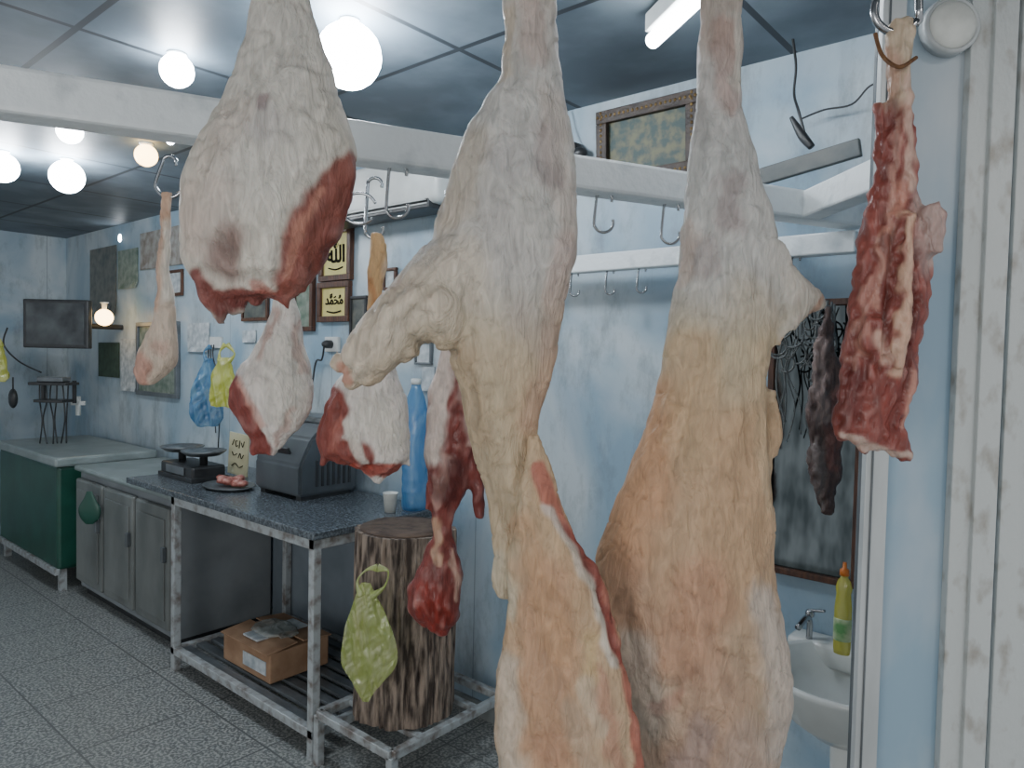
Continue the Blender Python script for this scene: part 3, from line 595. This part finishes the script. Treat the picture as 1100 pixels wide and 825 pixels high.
bm=B(); lathe(bm,[(.022,0),(.022,.03),(.012,.05),(.004,.05)],((x0+x1)/2,YW-.02,(z0+z1)/2),14,ax=(0,-1,0)); t.add("plug",bm,M['black'],True)
bm=B(); a=Vector(((x0+x1)/2,YW-.06,(z0+z1)/2)); tube(bm,[a,a+Vector((-.05,.02,-.08)),a+Vector((-.12,.03,-.1)),a+Vector((-.16,.03,-.3))],.005); t.add("cable",bm,M['black'],True)
t=Thing("hanging_cable","black cable with loose plug dangling from the ceiling","cable",on_y(852,10,2.15))
bm=B(); tube(bm,[on_y(854,-20,2.15),on_y(851,30,2.15),on_y(855,70,2.15),on_y(853,100,2.15),on_y(858,120,2.12),on_y(866,150,2.12)],.004); t.add("cord",bm,M['black'],True)
bm=B(); tube(bm,[on_y(850,126,2.12),on_y(862,146,2.12),on_y(872,158,2.12)],.014,10,radii=[.006,.013,.010]); t.add("plug",bm,M['black'],True)
bm=B(); tube(bm,[on_y(860,128,2.2),on_y(885,118,2.2),on_y(915,112,2.2),on_y(935,92,2.2),on_y(958,86,2.2)],.003)
single("wall_cable","thin black cable looped along the wall to the partition","cable",bm,M['black'],on_y(900,115,2.2),True)
bm=B(); tube(bm,[on_y(602,80,2.2),on_y(608,130,2.2),on_y(618,160,2.2),on_y(624,210,2.2)],.003)
single("wall_cable","thin dark cable hanging down the wall behind the carcass","cable",bm,M['black'],on_y(610,130,2.2),True)
bm=B(); ball(bm,on_y(622,165,2.21),.03,1.1,.8,.8,12); lathe(bm,[(.02,0),(.034,.01),(.034,.04),(.01,.04)],on_y(622,165,YW),14,ax=(0,-1,0))
single("wall_camera","small dark domed camera fixed to the wall","camera",bm,M['black'],on_y(622,165,YW),True)
x0,x1,z0,z1=wallrect(366,505,186,240)
t=Thing("air_conditioner","white split air conditioner mounted high on the blue wall","air conditioner",((x0+x1)/2,YW,z0))
bm=B(); bxx(bm,x0,x1,YW-.2,YW,z0+.02,z1,.03); t.add("housing",bm,M['white'],True)
bm=B(); bxx(bm,x0+.05,x1-.05,YW-.195,YW-.06,z0,z0+.045,.004); t.add("air_vent",bm,M['black'])
for k in range(3):
    bm=B(); bx(bm,((x0+x1)/2,YW-.207+.012*k,z0+.03-.013*k),(x1-x0-.12,.012,.004)); t.add("louvre",bm,M['white'])
def facing_R(): return Matrix(((r0.x,f0.x,0),(r0.y,f0.y,0),(0,0,1)))
d=5.0
p=at_d(62,348,d); w=70*d/F; h=52*d/F
t=Thing("television","black flat television on a wall bracket in the room corner","television",p)
bm=B(); bx(bm,p,(w,.05,h),.008,facing_R()); t.add("case",bm,M['black'])
bm=B(); bx(bm,p-f0*.027,(w-.05,.004,h-.05),0,facing_R()); t.add("screen",bm,M['screen'])
bm=B(); tube(bm,[p+f0*.02,(p.x-.2,YW-.3,p.z),(p.x-.15,YW-.005,p.z)],.02,10,smooth=False); t.add("bracket",bm,M['black'])
p=at_d(58,412,5.0)
t=Thing("router_shelf","small dark wall shelf with router and tangled cables","shelf",p)
bm=B(); bx(bm,p,(.26,.16,.02),.003,facing_R()); bx(bm,p-up*.12,(.2,.14,.02),.003,facing_R()); bx(bm,p-r0*.12-up*.06+f0*.07,(.02,.02,.16),0,facing_R());bx(bm,p+r0*.10-up*.06+f0*.07,(.02,.02,.16),0,facing_R()); t.add("shelf_board",bm,M['black'])
for k in range(6):
    bm=B(); q=p+r0*(-.1+.04*k); tube(bm,[q,q+Vector((.03*math.sin(k*2),0,-.12)),q+Vector((.05*math.cos(k*3),0,-.26)),q+Vector((.04*math.sin(k),0,-.42))],.005)
    t.add("cable",bm,M['black'],True)
bm=B(); bx(bm,p+up*.03,(.18,.1,.035),.006,facing_R()); t.add("router",bm,M['alud'])
p=at_d(84,436,5.2); bm=B(); bx(bm,p,(.03,.02,.14),.003,facing_R()); bx(bm,p+up*.02,(.1,.02,.03),.003,facing_R())
single("plug_adapter","white plug adapter on the wall near the corner","adapter",bm,M['white'],p)
p=at_d(14,428,5.4); bm=B(); ball(bm,p,.05,1,.6,1.5,12); tube(bm,[p+up*.05,p+up*.16],.006,smooth=False)
single("black_pouch","small black pouch hanging on the wall","pouch",bm,M['black'],p,True)
bm=B(); tube(bm,[at_d(8,352,5.4),at_d(4,370,5.4),at_d(20,388,5.4),at_d(44,400,5.2)],.006)
single("wall_cable","loose dark cable looping beside the television","cable",bm,M['black'],at_d(14,352,5.4),True)
# ------------------------------------------------------------ chest freezer
X0,X1,Y0,Y1=-6.3,-5.08,1.58,2.18
t=Thing("chest_freezer","old green chest freezer with grey lid on legs","freezer",((X0+X1)/2,(Y0+Y1)/2,0))
bm=B(); bxx(bm,X0,X1,Y0,Y1,.14,.80,.02); t.add("body",bm,M['green'])
bm=B(); bxx(bm,X0-.02,X1+.02,Y0-.02,Y1+.01,.80,.86,.015); t.add("lid",bm,M['greytop'])
for x in (X0+.04,X1-.04):
    for y in (Y0+.04,Y1-.04):
        bm=B(); bxx(bm,x-.02,x+.02,y-.02,y+.02,0,.15); t.add("leg",bm,M['frame'])
bm=B(); beambox(bm,(X0+.02,Y0,.13),(X1,Y0,.13),.03,.04); t.add("base_rail",bm,M['frame'])
# ------------------------------------------------------------ steel cabinet (three doors)
X0,X1,Y0,Y1=-4.98,-3.66,1.68,2.22
t=Thing("steel_cabinet","low grey steel refrigerated cabinet with three doors","cabinet",((X0+X1)/2,(Y0+Y1)/2,0))
bm=B(); bxx(bm,X0,X1,Y0,Y1,.05,.78,.006); t.add("body",bm,M['cabdark'])
bm=B(); bxx(bm,X0-.03,X1+.03,Y0-.03,Y1,.782,.815,.012); t.add("worktop",bm,M['greytop'],label="pale grey rounded worktop edge")
w=(X1-X0)/3
for k in range(3):
    a=X0+k*w+.015; b=X0+(k+1)*w-.015
    bm=B(); bxx(bm,a,b,Y0-.035,Y0-.001,.10,.74,.012); dr=t.add("door",bm,M['cab'])
    bm=B(); bxx(bm,a+.04,b-.04,Y0-.042,Y0-.034,.15,.68,.003); t.add("door_panel",bm,M['cab'],parent=dr)
    bm=B(); bxx(bm,b-.045,b-.02,Y0-.06,Y0-.034,.46,.54,.006); t.add("handle",bm,M['alud'],parent=dr)
bm=B(); bxx(bm,X0+.02,X1-.02,Y0+.03,Y1-.03,.0,.05); t.add("plinth",bm,M['black'])
bm=B(); loft_rows(bm,[(528,93,99),(535,90,102),(546,84,108),(556,86,107),(563,92,100)],4.16,n=16,ratio=.2)
single("green_rag","small green rag hanging on the cabinet handle","rag",bm,M['green'],at_d(96,530,4.16),True)
# ------------------------------------------------------------ work table
X0,X1,Y0,Y1=-3.46,-2.28,1.56,2.2; ZT=.88
t=Thing("work_table","granite-topped work table on a welded white metal frame","table",((X0+X1)/2,(Y0+Y1)/2,0))
bm=B(); bxx(bm,X0-.5,X1+.01,Y0-.01,Y1,ZT-.03,ZT,.004); t.add("tabletop",bm,M['granite'],label="speckled dark grey granite tabletop")
for x in (X0,X1-.035):
    for y in (Y0,Y1-.035):
        bm=B(); bxx(bm,x,x+.035,y,y+.035,0,ZT-.03,.003); t.add("leg",bm,M['frame'])
bm=B()
for y in (Y0+.017,Y1-.017): beambox(bm,(X0,y,ZT-.05),(X1,y,ZT-.05),.034,.04,.003)
for x in (X0+.017,X1-.017): beambox(bm,(x,Y0,ZT-.05),(x,Y1,ZT-.05),.034,.04,.003)
t.add("top_frame",bm,M['frame'])
bm=B(); zs=.10
for y in (Y0+.017,Y1-.017): beambox(bm,(X0,y,zs),(X1,y,zs),.034,.035,.003)
for x in (X0+.017,X1-.017): beambox(bm,(x,Y0,zs),(x,Y1,zs),.034,.035,.003)
t.add("shelf_frame",bm,M['frame'])
for k in range(8):
    bm=B(); y=Y0+.06+k*(Y1-Y0-.12)/7; bx(bm,((X0+X1)/2,y,zs),(X1-X0-.06,.045,.015),.002); t.add("shelf_slat",bm,M['alud'])
bm=B(); bxx(bm,X0-.16,X1-.04,Y1+.005,Y1+.02,.05,ZT-.06,.003); t.add("back_panel",bm,mat("blue_grey_back_panel",S(118,128,136),S(100,110,118),.5,scale=4,bump=.05),label="dull blue-grey metal back panel")
bx0,bx1,by0,by1,bz0,bz1=-3.14,-2.74,1.66,1.96,.119,.25
t=Thing("cardboard_box","worn cardboard box with clear film on the lower shelf","box",((bx0+bx1)/2,(by0+by1)/2,bz0))
bm=B(); bxx(bm,bx0,bx1,by0,by1,bz0,bz1,.006); t.add("carton",bm,M['card'])
for y,a in ((by0+.06,.12),(by1-.06,-.1)):
    bm=B(); bx(bm,((bx0+bx1)/2,y,bz1+.008),(bx1-bx0,.15,.005),0,Matrix.Rotation(a,3,'X')); t.add("flap",bm,M['card'])
bm=B(); bxx(bm,bx0+.14,bx1-.14,by0+.02,by1-.02,bz1+.012,bz1+.02); t.add("paper_label",bm,M['paper'])
bm=B(); bxx(bm,bx1-.22,bx1-.03,by0-.003,by0,bz0+.03,bz0+.09); t.add("paper_label",bm,M['paper'])
bm=B(); ball(bm,(bx0+.2,by0+.15,bz1+.02),.09,1.5,1,.25,16)
for v in bm.verts: v.co+=Vector((1,1,1))*.015*noise.noise(v.co*30)
t.add("plastic_film",bm,film("clear_film",S(190,196,190),S(226,230,226),.5),True)
sc=Vector((-3.74,1.80,.88))
t=Thing("weighing_scale","black counter scale with steel weighing pans","scale",sc)
bm=B(); bx(bm,sc+Vector((0,0,.045)),(.36,.18,.07),.012); bx(bm,sc+Vector((0,0,.012)),(.38,.20,.024),.004); t.add("body",bm,M['black'])
for s in (-.12,.12):
    bm=B(); lathe(bm,[(.02,.08),(.02,.12),(.03,.125),(.012,.125)],sc+Vector((s,0,0)),16); t.add("pan_support",bm,M['black'],True)
for s in (-.12,.12):
    bm=B(); lathe(bm,[(.03,.125),(.08,.13),(.11,.15),(.112,.156),(.10,.15),(.07,.136),(.02,.133)],sc+Vector((s,0,0)),28); t.add("weighing_pan",bm,M['steel'],True)
bm=B(); bx(bm,sc+Vector((.0,-.095,.05)),(.2,.006,.04),.002); t.add("dial_plate",bm,M['alud'])
p=on_y(256,492,2.0); x0=p.x-.08;x1=p.x+.08
t=Thing("number_sign","cream tilted card with handwritten black marks on the counter","sign",(p.x,2.0,.88))
bm=B(); bxx(bm,x0,x1,1.99,2.0,.882,1.11,.002); t.add("card",bm,M['signcard'])
strokes_on(t,x0,x1,.882,1.11,1.99,[[(.8,.84),(.74,.7),(.66,.8)],[(.58,.84),(.56,.66)],[(.46,.82),(.36,.8),(.4,.68),(.48,.72)],[(.28,.84),(.2,.7)],[(.8,.52),(.7,.42),(.62,.54),(.54,.42)],[(.46,.52),(.3,.46),(.22,.54)],[(.8,.26),(.6,.2),(.4,.28),(.22,.2)]],.0022,name="handwriting")
t.o.rotation_euler=(0,.08,.15)
p=on_z(246,523,.885)
t=Thing("meat_board","dark tray carrying a small pile of chopped meat","tray",(p.x,p.y,.88))
bm=B(); lathe(bm,[(.07,.0),(.10,.004),(.115,.016),(.11,.016),(.10,.008),(.02,.006)],(p.x,p.y,.881),28,sx=1.35); t.add("tray",bm,M['alud'],True)
cf=mat("chunk_flesh",S(140,56,48),S(190,140,128),.35,scale=40,bump=.3)
for k in range(12):
    a=random.random()*6.28; rr_=random.random()*.075
    q=Vector((p.x+rr_*1.5*math.cos(a),p.y+rr_*math.sin(a),.905+random.random()*.02))
    bm=B(); bmesh.ops.create_icosphere(bm,subdivisions=2,radius=.028)
    for v in bm.verts:
        v.co*=1+.35*noise.noise(v.co*40+Vector((k*5,0,0)))
        v.co.z*=.6; v.co+=q
    single("meat_chunk","small chopped chunk of red meat on the counter tray","meat",bm,cf,q,True,"meat chunks on the tray")
gx,gy=-2.98,1.98
t=Thing("meat_grinder","grey box-shaped electric meat machine on the counter","machine",(gx,gy,ZT))
bm=B()
prof=[(-.15,0),(.17,0),(.17,.31),(-.02,.32),(-.09,.26),(-.15,.14)]
va=[bm.verts.new((gx-.19,gy+a,ZT+.02+b)) for a,b in prof]; vb=[bm.verts.new((gx+.19,gy+a,ZT+.02+b)) for a,b in prof]
bm.faces.new(va); bm.faces.new(list(reversed(vb)))
for k in range(6): bm.faces.new((va[k],vb[k],vb[(k+1)%6],va[(k+1)%6]))
bmesh.ops.bevel(bm,geom=bm.edges[:],offset=.012,segments=2,affect='EDGES'); t.add("housing",bm,mat("dark_machine_paint",S(92,98,102),S(74,80,84),.35,.3,scale=5,bump=.04))
for k in range(7):
    bm=B(); bx(bm,(gx+.193,gy-.06+.03*k,ZT+.12),(.006,.012,.12)); t.add("vent_slot",bm,M['black'])
bm=B(); bx(bm,(gx,gy+.08,ZT+.355),(.3,.16,.03),.006); t.add("tray",bm,M['steel'])
for a in (-.15,.15):
    bm=B(); bxx(bm,gx+a-.02,gx+a+.02,gy-.13,gy+.14,ZT,ZT+.025); t.add("foot",bm,M['black'])
bm=B(); bx(bm,(gx-.02,gy-.128,ZT+.21),(.2,.01,.05),.002,Matrix.Rotation(.5,3,'X')); t.add("control_panel",bm,M['black'])
p=on_z(447,546,.88); p=Vector((p.x+.01,min(p.y,2.1),.88))
t=Thing("water_bottle","tall blue plastic water bottle on the counter","bottle",p)
pr=[(.02,0),(.052,.003),(.056,.02)]
for k in range(7):
    z=.04+k*.05; pr+=[(.056,z),(.0535,z+.02),(.056,z+.04)]
pr+=[(.052,.43),(.038,.49),(.022,.53),(.018,.55),(.01,.55)]
bm=B(); lathe(bm,pr,p,24); t.add("bottle_body",bm,M['water'],True)
bm=B(); lathe(bm,[(.01,.545),(.022,.545),(.022,.57),(.01,.572)],p,20); t.add("cap",bm,M['white'],True)
p=on_z(430,550,.88); p.x-=.03; p.y-=.03
bm=B(); lathe(bm,[(.02,0),(.024,0),(.032,.08),(.034,.082),(.031,.082),(.023,.008),(.01,.006)],(p.x,p.y,.881),22)
single("foam_cup","white foam cup standing on the granite counter","cup",bm,M['foam'],(p.x,p.y,.88),True)
# ------------------------------------------------------------ chopping stump on stand
c=Vector((-2.04,1.80,0)); z0,z1=.215,.90
t=Thing("chopping_stump","tall rough tree-trunk chopping block with split bark","chopping block",(c.x,c.y,z0))
bm=B(); n=96; zs_=[z0+(z1-z0)*k/30 for k in range(31)]; rings=[]
for z in zs_:
    ring=[]
    for k in range(n):
        a=2*math.pi*k/n; q=Vector((math.cos(a)*3,math.sin(a)*3,z*1.2))
        cr_=abs(noise.noise(Vector((q.x*2.2+5,q.y*2.2,z*1.1))))
        rr_=.19+.02*noise.noise(q*.8)+.008*noise.noise(Vector((q.x*5,q.y*5,z*1.5)))-.014*max(0,1-cr_*9)-.008*(z-z0)
        ring.append(bm.verts.new((c.x+rr_*math.cos(a),c.y+rr_*math.sin(a),z)))
    rings.append(ring)
for a,b in zip(rings[:-1],rings[1:]):
    for k in range(n): bm.faces.new((a[k],a[(k+1)%n],b[(k+1)%n],b[k]))
bm.faces.new(list(reversed(rings[0]))); bm.faces.new(rings[-1]); t.add("trunk",bm,M['bark'],False)
bm=B(); lathe(bm,[(.02,0),(.165,0),(.17,.006),(.12,.010),(.02,.006)],(c.x,c.y,z1-.002),40); t.add("cutting_face",bm,M['woodtop'],True)
sx0,sx1,sy0,sy1=-2.25,-1.83,1.57,2.14
t=Thing("stump_stand","low white angle-iron stand under the chopping stump","stand",((sx0+sx1)/2,(sy0+sy1)/2,0))
bm=B()
for y in (sy0,sy1): beambox(bm,(sx0,y,.195),(sx1,y,.195),.03,.03,.003)
for x in (sx0,sx1): beambox(bm,(x,sy0,.195),(x,sy1,.195),.03,.03,.003)
for k in (1,2,3): beambox(bm,(sx0,sy0+(sy1-sy0)*k/4,.195),(sx1,sy0+(sy1-sy0)*k/4,.195),.03,.02,.002)
t.add("top_frame",bm,M['frame'])
for x in (sx0,sx1):
    for y in (sy0,sy1):
        bm=B(); bxx(bm,x-.015,x+.015,y-.015,y+.015,0,.19,.002); t.add("leg",bm,M['frame'])
# ------------------------------------------------------------ plastic bags
def bag(name,label,rows,d,m,handles,seed,amp=.010,ratio=.3,fs=40):
    bm=B(); loft_rows(bm,rows,d,n=80,ratio=ratio,sub=10)
    s=d/F; vt=at_d(rows[0][1],rows[0][0],d).z; vb_=at_d(rows[-1][1],rows[-1][0],d).z
    for v in bm.verts:
        side=1 if (v.co-CAM).dot(f0)<d else -1
        h=v.co.dot(r0); q=Vector((h*fs+v.co.z*fs*.22,side*3+seed,v.co.z*fs*.16)); k=abs(noise.noise(q)); k2=abs(noise.noise(Vector((h*fs*.9-v.co.z*fs*.7,seed+9+side,v.co.z*fs*.5))))
        v.co+=f0*side*amp*(2.4*k+1.2*k2-.8)+up*amp*.5*noise.noise(Vector((h*fs,seed,0)))*(1 if v.co.z<(vt+vb_)/2 else .2)
    t=Thing(name,label,"plastic bag",at_d(rows[0][1],rows[0][0],d)); t.add("bag_body",bm,m,True)
    for h in handles:
        bm=B(); pts=[at_d(a,b,d) for a,b in h]; tube(bm,pts,.006,8,radii=[.014]+[.004]*(len(pts)-2)+[.014]); t.add("handle",bm,m,True)
bag("plastic_bag","crumpled translucent green plastic bag hanging against the stump",[(626,388,398),(640,382,404),(655,377,412),(672,371,419),(690,368,425),(706,366,427),(718,369,424),(732,378,412),(744,384,402),(754,390,396)],2.36,M['grnb'],[[(388,640),(384,624),(394,612),(405,610)],[(400,640),(413,630),(417,614),(406,610)]],3,.008,.14)
bag("plastic_bag","sky-blue plastic bag hung on the wall",[(385,220,228),(400,213,232),(415,207,236),(432,204,238),(448,205,240),(458,212,234)],3.75,M['blueb'],[[(222,388),(219,378),(226,372)]],5,.015,.22,20)
bag("plastic_bag","yellow plastic bag hung on the wall beside a blue one",[(384,236,246),(398,229,250),(412,226,254),(426,224,256),(437,226,254)],3.5,M['yelb'],[[(236,388),(236,378),(242,370)],[(246,388),(252,380),(244,370)]],9,.015,.22,20)
bag("plastic_bag","small yellow-green bag hanging on the far wall",[(372,-4,3),(388,-8,7),(402,-8,8),(410,-6,5)],5.2,M['yelb'],[[(-2,374),(0,364),(2,372)]],11,.02,.3,20)
# ------------------------------------------------------------ mirror and sink
x0,x1,z0,z1=wallrect(826,930,322,622)
t=Thing("wall_mirror","tall dark wood-framed mirror above the wash basin","mirror",((x0+x1)/2,YW,z0))
bm=B()
for a in ((x0,x1,z0,z0+.02),(x0,x1,z1-.02,z1),(x0,x0+.02,z0+.02,z1-.02),(x1-.02,x1,z0+.02,z1-.02)): bxx(bm,a[0],a[1],YW-.03,YW-.002,a[2],a[3],.003)
t.add("frame",bm,M['wood'])
mm,n_,l_,b_=nt("aged_mirror"); b_.inputs["Metallic"].default_value=1; b_.inputs["Roughness"].default_value=.05
tcx=n_.new("ShaderNodeTexNoise"); tcx.inputs["Scale"].default_value=6; crx=n_.new("ShaderNodeValToRGB"); crx.color_ramp.elements[0].position=.35; crx.color_ramp.elements[1].position=.65; crx.color_ramp.elements[0].color=S(72,80,82); crx.color_ramp.elements[1].color=S(112,120,122); l_.new(tcx.outputs["Fac"],crx.inputs["Fac"]); l_.new(crx.outputs[0],b_.inputs["Base Color"])
bm=B(); bxx(bm,x0+.02,x1-.02,YW-.014,YW-.004,z0+.02,z1-.02); t.add("mirror_glass",bm,mm)
bm=B(); random.seed(5)
for k in range(15):
    u=834+random.random()*64; y=2.06+.11*random.random(); L=50+random.random()*130
    tube(bm,[on_y(u,322+6*random.random(),y)]+[on_y(u+random.uniform(-9,9),325+L*j/4,y) for j in (1,2,3,4)],.002+.002*random.random())
for k in range(22):
    q=on_y(834+random.random()*60,332+random.random()*70,2.06+.1*random.random()); r_=.015+.022*random.random(); a0=random.random()*6
    tube(bm,[q+Vector((r_*math.cos(a+a0),0,r_*math.sin(a+a0))) for a in [j*.6 for j in range(8)]],.003)
o=single("hook_bundle","tangle of dark wire hooks and cords hanging by the mirror","hooks",bm,M['rustrail'],on_y(860,330,2.12),True); o["kind"]="stuff"
bc=Vector((-.52,2.01,.735))
t=Thing("wash_basin","white ceramic wall basin below the mirror","sink",(bc.x,YW,bc.z-.16))
bm=B(); lathe(bm,[(.03,-.17),(.09,-.165),(.15,-.12),(.19,-.05),(.215,-.012),(.218,0),(.21,.006),(.195,0),(.17,-.06),(.12,-.11),(.03,-.125)],bc,40); bx(bm,(bc.x,2.2,bc.z-.03),(.42,.095,.07),.012); t.add("bowl",bm,M['ceramic'],True)
bm=B(); fq=Vector((bc.x-.15,2.17,bc.z+.005)); tube(bm,[fq,fq+up*.05,fq+Vector((0,-.03,.07)),fq+Vector((0,-.10,.06))],.009,12); ball(bm,fq+up*.075,.014,seg=12); beambox(bm,fq+up*.085,fq+Vector((.045,-.01,.095)),.012,.008,.002); t.add("faucet",bm,M['chrome'],True)
bm=B(); lathe(bm,[(.04,0),(.05,.01),(.06,.54),(.05,.565),(.03,.565)],(bc.x,2.1,0),24); t.add("pedestal",bm,M['ceramic'],True)
p=at_d(904,700,1.97); p.z=.744
t=Thing("dish_soap_bottle","yellow dish soap bottle with label on the basin ledge","bottle",p)
bm=B(); lathe(bm,[(.01,0),(.022,.002),(.024,.02),(.024,.13),(.020,.17),(.023,.185),(.018,.205),(.011,.215),(.010,.225),(.005,.225)],p,24,sx=.95,sy=.7); t.add("bottle_body",bm,M['deter'],True)
bm=B(); lathe(bm,[(.006,.22),(.013,.222),(.012,.238),(.006,.242),(.005,.258),(.002,.258)],p,16); t.add("cap",bm,M['cap'],True)
bm=B(); lathe(bm,[(.0245,.04),(.0252,.042),(.0252,.10),(.0245,.102)],p,24,sx=.95,sy=.71); t.add("bottle_label",bm,M['lbl'],True)
# ------------------------------------------------------------ world & lights
w=bpy.data.worlds.new("world"); scn.world=w; w.use_nodes=True
nn=w.node_tree.nodes; bg=nn["Background"]; bg.inputs[0].default_value=(.64,.67,.70,1); bg.inputs[1].default_value=.92
def area(name,loc,target,size,sy,e,col):
    L=bpy.data.lights.new(name,'AREA'); L.shape='RECTANGLE'; L.size=size; L.size_y=sy; L.energy=e; L.color=col
    o=bpy.data.objects.new(name,L); COL.objects.link(o); o.location=loc
    o.rotation_euler=(Vector(target)-Vector(loc)).to_track_quat('-Z','Y').to_euler(); return o
area("front_fill_light",CAM-f0*.9+up*1.3,at_d(560,450,1.1),1.6,.2,25,(.98,.98,1))  # unseen fill behind the camera, added to brighten the fronts of the carcasses
area("right_fill_light",CAM+r0*1.6-f0*.6+up*1.2,at_d(700,450,1.1),.6,.3,12,(1,.95,.9))  # second unseen fill, added on the right to lift the hanging meat
area("low_fill_light",CAM-r0*1.4-f0*1.6-up*.2,Vector((-3.2,1.9,.5)),1.2,1.0,34,(1,.98,.95))  # low unseen fill, added to lighten the space under the table
